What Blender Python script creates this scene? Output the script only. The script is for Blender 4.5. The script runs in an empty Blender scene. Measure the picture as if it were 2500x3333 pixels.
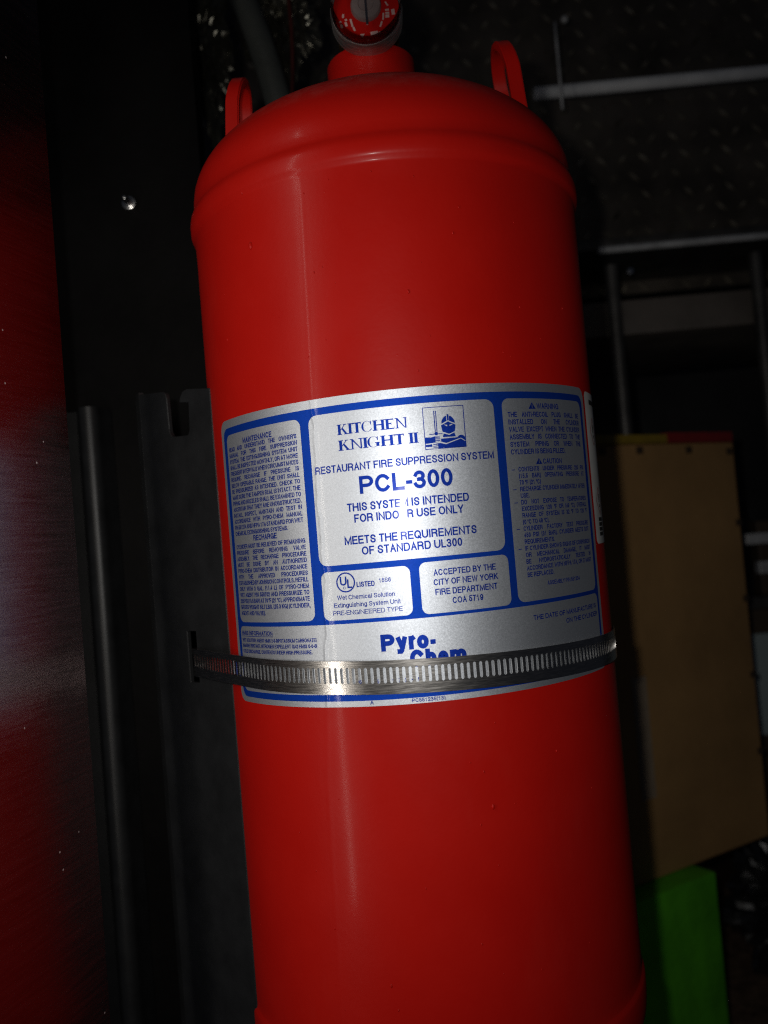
import bpy, bmesh, math, random
from mathutils import Vector, Matrix, noise

random.seed(7)
scene = bpy.context.scene
COL = scene.collection
R = 0.1015            # cylinder radius, metres
PI = math.pi

# ------------------------------------------------------------------ camera
cam_d = bpy.data.cameras.new('camera')
cam = bpy.data.objects.new('camera', cam_d)
COL.objects.link(cam)
right = Vector((0.99619619, 0.0289975, -0.08217232))
up = Vector((0.08295196, -0.02679241, 0.99619332))
fwd = Vector((-0.02668552, 0.99922035, 0.02909589))
mw = Matrix((right, up, -fwd)).transposed().to_4x4()
mw.translation = Vector((0, -0.4837, 0))
cam.matrix_world = mw
cam_d.sensor_fit = 'HORIZONTAL'
cam_d.sensor_width = 36
cam_d.lens = 36 * 2907.7 / 2500
cam_d.clip_start = 0.01
cam_d.clip_end = 50
cam_d.dof.use_dof = True
cam_d.dof.focus_distance = 0.402
cam_d.dof.aperture_fstop = 11
scene.camera = cam

# ------------------------------------------------------------------ world and lamps
world = bpy.data.worlds.new('World')
scene.world = world
world.use_nodes = True
bg = world.node_tree.nodes['Background']
bg.inputs[0].default_value = (0.6, 0.7, 1.0, 1)
bg.inputs[1].default_value = 0.010


def lamp(name, kind, loc, energy, color, target=None, **kw):
    d = bpy.data.lights.new(name, kind)
    d.energy = energy
    d.color = color
    for k, v in kw.items():
        setattr(d, k, v)
    o = bpy.data.objects.new(name, d)
    COL.objects.link(o)
    o.location = loc
    if target is not None:
        o.rotation_euler = (Vector(target) - Vector(loc)).to_track_quat('-Z', 'Y').to_euler()
    return o


# the phone's flash, a few centimetres up and left of the lens
lamp('flash_lamp', 'SPOT', (-0.021, -0.480, 0.022), 3.15, (1.0, 0.97, 0.92),
     target=(0.0, 0.0, 0.0), spot_size=math.radians(98), spot_blend=1.0, shadow_soft_size=0.0045)
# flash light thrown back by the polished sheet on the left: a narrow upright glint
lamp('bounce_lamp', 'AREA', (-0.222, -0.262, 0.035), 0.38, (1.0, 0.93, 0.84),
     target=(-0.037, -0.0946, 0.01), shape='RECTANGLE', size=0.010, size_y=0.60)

vs = scene.view_settings
vs.view_transform = 'Standard'
vs.look = 'None'
vs.exposure = 0
vs.gamma = 1
scene.cycles.use_denoising = False
scene.cycles.sample_clamp_indirect = 0.35
scene.cycles.max_bounces = 6
scene.cycles.filter_width = 1.15


# ------------------------------------------------------------------ helpers
def tag(o, label=None, cat=None, group=None, kind=None):
    if label:
        o['label'] = label
    if cat:
        o['category'] = cat
    if group:
        o['group'] = group
    if kind:
        o['kind'] = kind
    return o


def empty(name, loc=(0, 0, 0), parent=None):
    o = bpy.data.objects.new(name, None)
    COL.objects.link(o)
    o.location = loc
    o.empty_display_size = 0.02
    if parent:
        o.parent = parent
    return o


def link(name, bm, mat, parent=None, smooth=True, loc=None, rotz=0.0):
    bmesh.ops.recalc_face_normals(bm, faces=bm.faces[:]) if loc != 'raw' else None
    me = bpy.data.meshes.new(name)
    bm.to_mesh(me)
    bm.free()
    me.materials.append(mat)
    if smooth:
        me.polygons.foreach_set('use_smooth', [True] * len(me.polygons))
    o = bpy.data.objects.new(name, me)
    COL.objects.link(o)
    if parent:
        o.parent = parent
    if loc not in (None, 'raw'):
        o.location = loc
    o.rotation_euler[2] = rotz
    return o


def autosmooth(o, deg=35):
    """split shading at sharp edges"""
    me = o.data
    bm = bmesh.new()
    bm.from_mesh(me)
    lim = math.radians(deg)
    for e in bm.edges:
        if len(e.link_faces) == 2 and e.calc_face_angle(0) > lim:
            e.smooth = False
    bm.to_mesh(me)
    bm.free()
    return o


def add_box(bm, x0, x1, y0, y1, z0, z1, bev=0.0):
    r = bmesh.ops.create_cube(bm, size=1.0)
    vv = r['verts']
    for v in vv:
        v.co = Vector((x0 + (v.co.x + .5) * (x1 - x0), y0 + (v.co.y + .5) * (y1 - y0), z0 + (v.co.z + .5) * (z1 - z0)))
    if bev:
        es = list({e for v in vv for e in v.link_edges})
        bmesh.ops.bevel(bm, geom=es, offset=bev, segments=2, affect='EDGES', profile=0.6)


def add_tube(bm, pts, rad, n=16, caps=True):
    pts = [Vector(p) for p in pts]
    rings = []
    prev = None
    for i, p in enumerate(pts):
        t = (pts[min(i + 1, len(pts) - 1)] - pts[max(i - 1, 0)]).normalized()
        a = prev if prev is not None else (Vector((1, 0, 0)) if abs(t.x) < .9 else Vector((0, 1, 0)))
        a = (a - t * a.dot(t)).normalized()
        prev = a
        b = t.cross(a)
        r = rad(i / (len(pts) - 1)) if callable(rad) else rad
        rings.append([bm.verts.new(p + (a * math.cos(k * 2 * PI / n) + b * math.sin(k * 2 * PI / n)) * r) for k in range(n)])
    for q, w in zip(rings, rings[1:]):
        for k in range(n):
            bm.faces.new((q[k], q[(k + 1) % n], w[(k + 1) % n], w[k]))
    if caps:
        bm.faces.new(rings[0][::-1])
        bm.faces.new(rings[-1])


def add_lathe(bm, prof, n=64, axis='Z', org=(0, 0, 0)):
    """prof: (radius, height) pairs; axis Z up or -Y towards the viewer"""
    org = Vector(org)
    rings = []
    for r, h in prof:
        ring = []
        if r < 1e-6:
            p = Vector((0, 0, h)) if axis == 'Z' else Vector((0, h, 0))
            rings.append([bm.verts.new(org + p)])
            continue
        for k in range(n):
            a = 2 * PI * k / n
            p = Vector((r * math.cos(a), r * math.sin(a), h)) if axis == 'Z' else Vector((r * math.cos(a), h, r * math.sin(a)))
            ring.append(bm.verts.new(org + p))
        rings.append(ring)
    for q, w in zip(rings, rings[1:]):
        if len(q) == 1 and len(w) == 1:
            continue
        for k in range(n):
            if len(q) == 1:
                bm.faces.new((q[0], w[(k + 1) % n], w[k]))
            elif len(w) == 1:
                bm.faces.new((q[k], q[(k + 1) % n], w[0]))
            else:
                bm.faces.new((q[k], q[(k + 1) % n], w[(k + 1) % n], w[k]))


# ------------------------------------------------------------------ materials
def newmat(name):
    m = bpy.data.materials.new(name)
    m.use_nodes = True
    nt = m.node_tree
    return m, nt, nt.nodes['Principled BSDF']


def N(nt, kind, **kw):
    n = nt.nodes.new(kind)
    for k, v in kw.items():
        setattr(n, k, v)
    return n


def noise_tex(nt, scale, detail=3, rough=.5, vec=None):
    n = N(nt, 'ShaderNodeTexNoise')
    n.inputs['Scale'].default_value = scale
    n.inputs['Detail'].default_value = detail
    n.inputs['Roughness'].default_value = rough
    if vec:
        nt.links.new(vec, n.inputs['Vector'])
    return n


def objcoord(nt, sc=(1, 1, 1)):
    tc = N(nt, 'ShaderNodeTexCoord')
    mp = N(nt, 'ShaderNodeMapping')
    mp.inputs['Scale'].default_value = sc
    nt.links.new(tc.outputs['Object'], mp.inputs['Vector'])
    return mp.outputs['Vector']


def ramp(nt, src, p0, c0, p1, c1):
    r = N(nt, 'ShaderNodeValToRGB')
    r.color_ramp.elements[0].position = p0
    r.color_ramp.elements[0].color = c0
    r.color_ramp.elements[1].position = p1
    r.color_ramp.elements[1].color = c1
    nt.links.new(src, r.inputs[0])
    return r


def bump(nt, b, src, strength, dist):
    n = N(nt, 'ShaderNodeBump')
    n.inputs['Strength'].default_value = strength
    n.inputs['Distance'].default_value = dist
    nt.links.new(src, n.inputs['Height'])
    nt.links.new(n.outputs['Normal'], b.inputs['Normal'])
    return n


def rgba(c):
    return (c[0], c[1], c[2], 1)


def simple(name, col, rough=.5, metal=0.0, spec=.5, var=.15, scale=60, bumpd=0.0, bscale=300, stretch=(1, 1, 1)):
    m, nt, b = newmat(name)
    v = objcoord(nt, stretch)
    n = noise_tex(nt, scale, 4, .6, v)
    r = ramp(nt, n.outputs['Fac'], .3, rgba([c * (1 - var) for c in col]), .7, rgba([min(1, c * (1 + var)) for c in col]))
    nt.links.new(r.outputs[0], b.inputs['Base Color'])
    b.inputs['Roughness'].default_value = rough
    b.inputs['Metallic'].default_value = metal
    b.inputs['Specular IOR Level'].default_value = spec
    if bumpd:
        n2 = noise_tex(nt, bscale, 3, .5, v)
        bump(nt, b, n2.outputs['Fac'], .6, bumpd)
    return m


def m_red():
    m, nt, b = newmat('red_enamel')
    v = objcoord(nt)
    n = noise_tex(nt, 22, 4, .6, v)
    r = ramp(nt, n.outputs['Fac'], .3, (.385, .0056, .0030, 1), .7, (.42, .0072, .0040, 1))
    geo = N(nt, 'ShaderNodeNewGeometry')
    sx = N(nt, 'ShaderNodeSeparateXYZ')
    nt.links.new(geo.outputs['Normal'], sx.inputs[0])
    upm = ramp(nt, sx.outputs['Z'], .55, (0, 0, 0, 1), 1.0, (1, 1, 1, 1))
    dn = noise_tex(nt, 160, 6, .75, v)
    dr = ramp(nt, dn.outputs['Fac'], .38, (.02,) * 3 + (1,), .72, (.34,) * 3 + (1,))
    ml = N(nt, 'ShaderNodeMath', operation='MULTIPLY')
    nt.links.new(upm.outputs[0], ml.inputs[0])
    nt.links.new(dr.outputs[0], ml.inputs[1])
    hz = noise_tex(nt, 9, 5, .7, objcoord(nt, (1, 1, .35)))
    hr = ramp(nt, hz.outputs['Fac'], .55, (0, 0, 0, 1), .85, (.035,) * 3 + (1,))
    ad = N(nt, 'ShaderNodeMath', operation='ADD')
    nt.links.new(ml.outputs[0], ad.inputs[0])
    nt.links.new(hr.outputs[0], ad.inputs[1])
    dm = N(nt, 'ShaderNodeMix', data_type='RGBA')
    nt.links.new(ad.outputs[0], dm.inputs[0])
    nt.links.new(r.outputs[0], dm.inputs[6])
    dm.inputs[7].default_value = (.30, .24, .21, 1)
    nt.links.new(dm.outputs[2], b.inputs['Base Color'])
    n3 = noise_tex(nt, 35, 4, .65, v)
    rr = ramp(nt, n3.outputs['Fac'], .3, (.36,) * 3 + (1,), .75, (.46,) * 3 + (1,))
    nt.links.new(rr.outputs[0], b.inputs['Roughness'])
    b.inputs['Specular IOR Level'].default_value = .13
    b.inputs['Coat Weight'].default_value = .07
    b.inputs['Coat Roughness'].default_value = .15
    # orange peel and a few grit nibs under the enamel
    n2 = noise_tex(nt, 420, 2, .5, v)
    vo = N(nt, 'ShaderNodeTexVoronoi')
    vo.inputs['Scale'].default_value = 70
    nt.links.new(v, vo.inputs['Vector'])
    sp = ramp(nt, vo.outputs['Distance'], .0, (1, 1, 1, 1), .035, (0, 0, 0, 1))
    mx = N(nt, 'ShaderNodeMath', operation='MULTIPLY_ADD')
    nt.links.new(sp.outputs[0], mx.inputs[0])
    mx.inputs[1].default_value = 1.2
    nt.links.new(n2.outputs['Fac'], mx.inputs[2])
    bump(nt, b, mx.outputs[0], .35, .00012)
    return m


def flake(name, col, metal, rough, sparkle=.25, spec=.5, grain=2600, coat=0.0):
    """foil label stock / metallic ink: fine flakes each tilted their own way"""
    m, nt, b = newmat(name)
    v = objcoord(nt)
    vo = N(nt, 'ShaderNodeTexVoronoi')
    vo.inputs['Scale'].default_value = grain
    nt.links.new(v, vo.inputs['Vector'])
    n = noise_tex(nt, 1500, 2, .6, v)
    r = ramp(nt, n.outputs['Fac'], .25, rgba([c * .9 for c in col]), .75, rgba([min(1, c * 1.08) for c in col]))
    nt.links.new(r.outputs[0], b.inputs['Base Color'])
    b.inputs['Metallic'].default_value = metal
    b.inputs['Roughness'].default_value = rough
    b.inputs['Specular IOR Level'].default_value = spec
    b.inputs['Coat Weight'].default_value = coat
    b.inputs['Coat Roughness'].default_value = .095
    geo = N(nt, 'ShaderNodeNewGeometry')
    s1 = N(nt, 'ShaderNodeVectorMath', operation='SUBTRACT')
    nt.links.new(vo.outputs['Color'], s1.inputs[0])
    s1.inputs[1].default_value = (.5, .5, .5)
    s2 = N(nt, 'ShaderNodeVectorMath', operation='SCALE')
    nt.links.new(s1.outputs[0], s2.inputs[0])
    s2.inputs['Scale'].default_value = sparkle
    s3 = N(nt, 'ShaderNodeVectorMath', operation='ADD')
    nt.links.new(geo.outputs['Normal'], s3.inputs[0])
    nt.links.new(s2.outputs[0], s3.inputs[1])
    s4 = N(nt, 'ShaderNodeVectorMath', operation='NORMALIZE')
    nt.links.new(s3.outputs[0], s4.inputs[0])
    nt.links.new(s4.outputs[0], b.inputs['Normal'])
    return m


def brushed(name, col, rough, stretch, scale=40, bd=.00004, specks=False, var=.2):
    m, nt, b = newmat(name)
    v = objcoord(nt, stretch)
    n = noise_tex(nt, scale, 5, .65, v)
    r = ramp(nt, n.outputs['Fac'], .25, rgba([c * (1 - var) for c in col]), .75, rgba([min(1, c * (1 + var)) for c in col]))
    b.inputs['Metallic'].default_value = 1
    rr = ramp(nt, n.outputs['Fac'], .25, (rough * .8,) * 3 + (1,), .75, (rough * 1.25,) * 3 + (1,))
    nt.links.new(rr.outputs[0], b.inputs['Roughness'])
    bump(nt, b, n.outputs['Fac'], .5, bd)
    if specks:
        v2 = objcoord(nt)
        vo = N(nt, 'ShaderNodeTexVoronoi')
        vo.inputs['Scale'].default_value = 62
        nt.links.new(v2, vo.inputs['Vector'])
        sp = ramp(nt, vo.outputs['Distance'], .022, (1, 1, 1, 1), .04, (0, 0, 0, 1))
        mx = N(nt, 'ShaderNodeMix', data_type='RGBA')
        nt.links.new(sp.outputs[0], mx.inputs[0])
        nt.links.new(r.outputs[0], mx.inputs[6])
        mx.inputs[7].default_value = (.55, .52, .5, 1)
        nt.links.new(mx.outputs[2], b.inputs['Base Color'])
        inv = N(nt, 'ShaderNodeMath', operation='SUBTRACT')
        inv.inputs[0].default_value = 1
        nt.links.new(sp.outputs[0], inv.inputs[1])
        nt.links.new(inv.outputs[0], b.inputs['Metallic'])
    else:
        nt.links.new(r.outputs[0], b.inputs['Base Color'])
    return m


def m_clear(name):
    m, nt, b = newmat(name)
    out = nt.nodes['Material Output']
    tr = N(nt, 'ShaderNodeBsdfTransparent')
    tr.inputs[0].default_value = (.93, .9, .9, 1)
    gl = N(nt, 'ShaderNodeBsdfGlossy')
    gl.inputs['Roughness'].default_value = .12
    fr = N(nt, 'ShaderNodeFresnel')
    fr.inputs[0].default_value = 1.45
    mx = N(nt, 'ShaderNodeMixShader')
    nt.links.new(fr.outputs[0], mx.inputs[0])
    nt.links.new(tr.outputs[0], mx.inputs[1])
    nt.links.new(gl.outputs[0], mx.inputs[2])
    nt.links.new(mx.outputs[0], out.inputs['Surface'])
    nt.nodes.remove(b)
    return m


RED = m_red()
SILVER = flake('label_silver_foil', (.65, .69, .75), .98, .53, .06, coat=.16)
BLUE = flake('label_blue_print', (.005, .058, .46), .82, .58, .06, spec=.3, coat=.22)
INK = flake('label_blue_lettering', (.003, .032, .34), .72, .50, .05, spec=.3, coat=.22)
DIALWHITE = simple('dial_white_print', (.52, .36, .34), .5)
STICKER = simple('white_sticker_paper', (.62, .62, .60), .45, bumpd=.00003)
STICKRED = simple('red_sticker_print', (.35, .05, .05), .5)
STICKBLACK = simple('black_sticker_print', (.02, .02, .02), .5)
BLACKPAINT = simple('black_bracket_powder_coat', (.013, .0135, .0145), .40, spec=.35, var=.25, bumpd=.00012, bscale=900)
BAND = brushed('clamp_stainless', (.58, .56, .535), .25, (1, 1, 14), 160, .00003)
SHEET = brushed('polished_steel_sheet', (.21, .175, .185), .27, (1, 1, 22), 30, .00005, specks=True)
SCREW = simple('bright_zinc', (.75, .75, .74), .22, 1.0)
WALLBLACK = simple('black_wall_paint', (.0035, .0032, .0033), .6, spec=.06, var=.5, scale=14, bumpd=.0004, bscale=120)
CLEAR = m_clear('clear_gauge_lens')
STEELDARK = brushed('gauge_bezel_steel', (.50, .48, .46), .45, (1, 8, 1), 120)
BRASS = simple('dull_brass', (.20, .13, .05), .45, 1.0)
RUBBER = simple('grey_hose_rubber', (.05, .054, .05), .5, bumpd=.0008, bscale=90)
HUB = simple('gauge_hub_plastic', (.20, .17, .165), .35, bumpd=.0004, bscale=400)

# ------------------------------------------------------------------ setting: walls, floor
bm = bmesh.new()
add_box(bm, -0.46, -0.121, 0.112, 0.132, -0.62, 0.62)
o = link('back_wall', bm, WALLBLACK, smooth=False)
tag(o, kind='structure')

FLOOR = simple('speckled_brown_floor', (.16, .10, .065), .7, var=.65, scale=75, bumpd=.001, bscale=150)
bm = bmesh.new()
add_box(bm, -0.6, 2.2, 0.14, 2.2, -0.64, -0.62)
tag(link('floor', bm, FLOOR, smooth=False), kind='structure')
REAR = simple('dark_rear_wall', (.035, .033, .032), .6, var=.5, scale=6, bumpd=.002, bscale=25)
bm = bmesh.new()
add_box(bm, -0.8, 2.2, 1.55, 1.6, -0.62, 1.2)
tag(link('rear_wall', bm, REAR, smooth=False), kind='structure')

# ------------------------------------------------------------------ the cylinder
tank = empty('fire_suppression_cylinder', (0, 0, -0.32))
tag(tank, 'large red fire suppression cylinder with silver and blue label', 'cylinder')
TOFF = Vector((0, 0, 0.32))


def tlink(name, bm, mat, parent=None, smooth=True, sharp=None):
    """link a part whose mesh is in world space under the cylinder's empty"""
    if parent is None or parent is tank:
        bmesh.ops.translate(bm, verts=bm.verts[:], vec=TOFF)
        o = link(name, bm, mat, tank, smooth)
    else:
        bmesh.ops.translate(bm, verts=bm.verts[:], vec=TOFF)
        o = link(name, bm, mat, parent, smooth)
    if sharp:
        autosmooth(o, sharp)
    return o


ZS = 0.1643           # top girth seam
ZB = -0.2265          # bottom girth seam
prof = []
# bottom head
Hb = .046
for i in range(15):
    t = PI / 2 * (1 - i / 14)
    prof.append((max(0.0, .1028 * math.cos(t)), ZB - .012 - Hb * math.sin(t)))
prof += [(.1030, ZB - .008), (.1030, ZB - .002), (.1026, ZB - .0005), (.1018, ZB + .0006), (R, ZB + .0015)]
z = ZB + .006
while z < ZS - .006:
    prof.append((R, z))
    z += .0055
prof += [(R, ZS - .0022), (.1017, ZS - .0008), (.1028, ZS + .0004), (.1034, ZS + .0022), (.1035, ZS + .0062),
         (.1031, ZS + .0086), (.1020, ZS + .0104), (.1012, ZS + .0126), (.10095, ZS + .0165)]
zt = ZS + .0165
for i in range(1, 25):
    t = PI / 2 * i / 24
    prof.append((max(0.0, .10095 * math.cos(t)), zt + (.2325 - zt) * math.sin(t)))
SEAMPTS = [(.170, -36.0), (.145, -36.1), (.104, -37.5), (.062, -39.0), (.02, -39.5), (-.018, -39.6), (-.036, -40.8), (-.068, -43.2), (-.10, -46.0), (-.25, -50)]


def seam_s(z):
    for (z0, s0), (z1, s1) in zip(SEAMPTS, SEAMPTS[1:]):
        if z0 >= z >= z1:
            return s0 + (s1 - s0) * (z0 - z) / (z0 - z1)
    return SEAMPTS[0][1] if z > 0 else SEAMPTS[-1][1]


def crease(s, z):
    """height in metres of the wandering crease that runs down the label; s in mm, z in m"""
    s0 = seam_s(z) + 2.2 * (noise.noise(Vector((z * 90, 3.1, 0)))) * .5 + .55 * noise.noise(Vector((z * 420, 7.7, 0)))
    d = s - s0
    if abs(d) > 4:
        return 0.0
    a = .00012 * (1 + .7 * noise.noise(Vector((z * 260, 1.3, 4))))
    a *= max(0.0, min(1.0, (z + .085) / .01))
    return a * math.exp(-(d / .75) ** 2)


def weld(s, z):
    """faint longitudinal weld of the shell"""
    d = s - seam_s(z)
    return .00005 * math.exp(-(d / 1.3) ** 2) if abs(d) < 6 else 0.0


bm = bmesh.new()
phis = []
s = -PI * R * 1000
while s < PI * R * 1000 - .01:
    phis.append(s / (R * 1000))
    s += .6 if -52 < s < -33 else 2.6
rings = []
for r_, z_ in prof:
    if r_ < 1e-6:
        rings.append([bm.verts.new((0, 0, z_))])
        continue
    ring = []
    lim = ZB + .003 < z_ < ZS - .003
    for ph in phis:
        rr = r_ + (weld(ph * R * 1000, z_) if lim else 0)
        # the pressed heads are not perfectly true
        if not lim:
            rr += .00025 * math.sin(3 * ph + 1 + z_ * 30)
        dz = .0006 * math.sin(2 * ph + .6) if abs(z_ - ZS) < .02 else 0
        ring.append(bm.verts.new((rr * math.sin(ph), -rr * math.cos(ph), z_ + dz)))
    rings.append(ring)
n = len(phis)
for q, w in zip(rings, rings[1:]):
    for k in range(n):
        k2 = (k + 1) % n
        if len(q) == 1:
            bm.faces.new((q[0], w[k2], w[k]))
        elif len(w) == 1:
            bm.faces.new((q[k], q[k2], w[0]))
        else:
            bm.faces.new((q[k], q[k2], w[k2], w[k]))
body = tlink('body', bm, RED)

# neck collar
bm = bmesh.new()
add_lathe(bm, [(.0262, .2285), (.0252, .2310), (.0243, .2330), (.0240, .236), (.0240, .2575), (.0234, .2585), (.017, .2587), (0, .2587)], 64)
tlink('neck_collar', bm, RED, sharp=50)
# valve body above the collar
bm = bmesh.new()
add_lathe(bm, [(0, .2588), (.0135, .2588), (.0135, .268), (.0165, .270), (.0165, .292), (.013, .296), (.013, .325), (0, .325)], 40)
valve = tlink('valve_body', bm, BRASS, sharp=40)

# lifting lugs: flat bar bent into a U, standing on the dome
for sx in (-1, 1):
    bm = bmesh.new()
    path = []
    yl, zl, zr = (.0205, .200, .2405) if sx > 0 else (.0175, .200, .2375)
    path.append((-yl - .001, zl))
    for i in range(0, 17):
        a = PI * i / 16
        path.append((-yl * math.cos(a), zr + yl * .98 * math.sin(a)))
    path.append((yl + .001, zl))
    th, wd, xc = .0046, .0072, sx * .0772
    cr = []
    for i, (y, z) in enumerate(path):
        y0, z0 = path[max(i - 1, 0)]
        y1, z1 = path[min(i + 1, len(path) - 1)]
        t = Vector((0, y1 - y0, z1 - z0)).normalized()
        nn = Vector((0, t.z, -t.y))
        c = Vector((xc - sx * .006 * max(0, (z - .225)) / .03, y, z))
        cr.append([bm.verts.new(c + Vector((sx2 * wd / 2, 0, 0)) + nn * sn * th / 2) for sx2, sn in ((-1, -1), (1, -1), (1, 1), (-1, 1))])
    for q, w in zip(cr, cr[1:]):
        for k in range(4):
            bm.faces.new((q[k], q[(k + 1) % 4], w[(k + 1) % 4], w[k]))
    bm.faces.new(cr[0][::-1])
    bm.faces.new(cr[-1])
    bmesh.ops.recalc_face_normals(bm, faces=bm.faces[:])
    es = [e for e in bm.edges if len(e.link_faces) == 2 and e.calc_face_angle(0) > .9]
    bmesh.ops.bevel(bm, geom=es, offset=.0007, segments=2, affect='EDGES')
    tlink('lifting_lug', bm, RED, sharp=40)

# pressure gauge on the valve
GC = (0.0, 0.0, 0.2702)
bm = bmesh.new()
add_lathe(bm, [(0, -.012), (.006, -.012), (.006, -.020), (.0165, -.021), (.0186, -.023), (.0186, -.0325), (.0180, -.0335), (.0172, -.0336), (.0172, -.030), (0, -.030)], 64, '-Y', GC)
gauge = tlink('pressure_gauge', bm, STEELDARK, sharp=40)
bm = bmesh.new()
add_lathe(bm, [(0, -.0352), (.0166, -.0352), (.0168, -.0349), (.0168, -.0305)], 64, '-Y', GC)
tlink('dial', bm, RED, gauge, sharp=40)
bm = bmesh.new()
add_lathe(bm, [(.0179, -.0315), (.0180, -.0375), (.0177, -.0412), (.0168, -.0428), (.010, -.0434), (0, -.0436)], 64, '-Y', GC)
tlink('lens', bm, CLEAR, gauge, sharp=50)
bm = bmesh.new()
add_lathe(bm, [(.0078, -.0353), (.0078, -.0375), (.0072, -.0385), (.004, -.0390), (.0036, -.0386), (0, -.0386)], 40, '-Y', (GC[0], 0, GC[2] + .0005))
tlink('hub', bm, HUB, gauge, sharp=40)


def dial_bar(bm, cx, cz, w, h, ang, y=-.03545):
    ca, sa = math.cos(ang), math.sin(ang)
    vv = []
    for a, b in ((-.5, -.5), (.5, -.5), (.5, .5), (-.5, .5)):
        x, z = a * w, b * h
        vv.append(bm.verts.new((GC[0] + (cx + x * ca - z * sa) / 1000, y, GC[2] + (cz + x * sa + z * ca) / 1000)))
    bm.faces.new(vv)


bm = bmesh.new()
for cx, cz, w, h, a in [(-12, -3, 1.0, 2.0, -.1), (-13.7, -6.0, 1.2, 1.0, .2), (-13.2, -8.2, 1.2, 1.9, .25), (-10.7, -5.2, 1.2, 1.0, .2), (-10.8, -7.4, 1.2, 2.3, .25),
                        (-8.0, -7.0, 1.0, 4.2, .2), (-6.9, -10.2, 1.0, 2.2, .35),
                        (10.6, 1.2, .8, 2.6, .5), (10.6, -2.0, 2.0, 1.0, 0), (10.6, -3.6, 2.0, 1.0, 0), (10.5, -5.2, 2.0, 1.6, 0), (13.6, -3.3, 1.7, 2.9, .1),
                        (8.4, -5.2, .9, 3.6, -.15), (7.0, -9.0, .9, 3.0, -.4), (3.2, -13.4, 3.8, 1.9, .05), (6.0, -13.3, 1.0, 1.0, 0)]:
    dial_bar(bm, cx, cz, w, h, a)
tv = [bm.verts.new((GC[0] + x / 1000, -.03545, GC[2] + z / 1000)) for x, z in ((-4.2, -13.2), (-1.8, -13.2), (-2.9, -15.2))]
bm.faces.new(tv)
tlink('dial_marks', bm, DIALWHITE, gauge, smooth=False)
bm = bmesh.new()
add_box(bm, -.0006, .0006, -.0390, -.0383, GC[2] - .0105, GC[2] + .002)
tlink('needle', bm, SCREW, gauge, smooth=False)

# ------------------------------------------------------------------ label: everything is laid out flat in mm (s, z) and wrapped on the shell
TILT = .010
HL = dict(label=.00012, blue=.00018, panel=.00024, ink=.00031, over=.00038)


def wrap(bm, layer):
    h = HL[layer]
    for v in bm.verts:
        s, z = v.co.x, (v.co.y + TILT * v.co.x) / 1000
        r = R + h + crease(s, z)
        a = s / (R * 1000)
        v.co = Vector((r * math.sin(a), -r * math.cos(a), z))


def cut(bm, fine=True):
    if not bm.verts:
        return
    xs = [v.co.x for v in bm.verts]
    ys = [v.co.y for v in bm.verts]
    x0, x1, y0, y1 = min(xs), max(xs), min(ys), max(ys)
    s = math.ceil(x0 / 3) * 3
    lines = []
    while s < x1:
        lines.append(s)
        s += 3
    dense = x0 < -36 and x1 > -46
    if dense and fine:
        k = -46.0
        while k < -36:
            if x0 < k < x1 and min(abs(k - q) for q in lines + [999]) > .05:
                lines.append(k)
            k += .4
    for s in lines:
        bmesh.ops.bisect_plane(bm, geom=bm.verts[:] + bm.edges[:] + bm.faces[:], plane_co=(s, 0, 0), plane_no=(1, 0, 0), dist=1e-5)
    if dense and fine:
        z = math.ceil(y0)
        while z < y1:
            gf = [f for f in bm.faces if min(v.co.x for v in f.verts) < -35.9 and max(v.co.x for v in f.verts) > -46.1]
            ge = list({e for f in gf for e in f.edges})
            gv = list({v for f in gf for v in f.verts})
            bmesh.ops.bisect_plane(bm, geom=gv + ge + gf, plane_co=(0, z, 0), plane_no=(0, 1, 0), dist=1e-5)
            z += 1.0


def rrect(x0, x1, y0, y1, r, n=6):
    p = []
    for cx, cy, a0 in ((x1 - r, y1 - r, 0), (x0 + r, y1 - r, 90), (x0 + r, y0 + r, 180), (x1 - r, y0 + r, 270)):
        for i in range(n + 1):
            a = math.radians(a0 + 90 * i / n)
            p.append((cx + r * math.cos(a), cy + r * math.sin(a)))
    return p


def poly(bm, pts):
    vv = [bm.verts.new((x, y, 0)) for x, y in pts]
    f = bm.faces.new(vv)
    if f.normal.z < 0:
        f.normal_flip()
    return f


def flat(name, polys, mat, layer, parent, tri=False):
    bm = bmesh.new()
    for p in polys:
        poly(bm, p)
    if tri:
        bmesh.ops.triangulate(bm, faces=bm.faces[:])
    cut(bm)
    wrap(bm, layer)
    return tlink(name, bm, mat, parent)


label = flat('label', [rrect(-105, 108.5, -71.2, 63.4, 5)], SILVER, 'label', tank)
flat('blue_border', [rrect(-102, 105.6, -68.7, 59.5, 4.5)], BLUE, 'blue', label)
PANELS = [(-98.5, -45.8, -33.3, 56.0, 3.5), (-41.5, 42.2, -9.8, 56.3, 4), (-41.2, -1.3, -33.6, -12.5, 3), (2.7, 42.9, -33.9, -11.8, 3),
          (46.4, 102.6, -33.5, 56.4, 3.5), (-99.2, 103.2, -65.8, -35.3, 3)]
for a in PANELS:
    flat('text_panel', [rrect(*a)], SILVER, 'panel', label)

# --- sans capitals as stroked centrelines in a unit box (x, y 0..1), so that weight and width stay under control
def AR(cx, cy, rx, ry, a0, a1, n=8):
    return [(cx + rx * math.cos(math.radians(a0 + (a1 - a0) * i / n)), cy + ry * math.sin(math.radians(a0 + (a1 - a0) * i / n))) for i in range(n + 1)]


def BOWL(y0, y1, xs=0.0, xe=1.0):
    """open bowl from the stem at the left: up over and back"""
    c, r = (y0 + y1) / 2, (y1 - y0) / 2
    k = max(xe - .42, .5)
    return [(xs, y1), (k, y1)] + AR(k, c, xe - k, r, 90, -90, 8)[1:-1] + [(k, y0), (xs, y0)]


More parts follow.
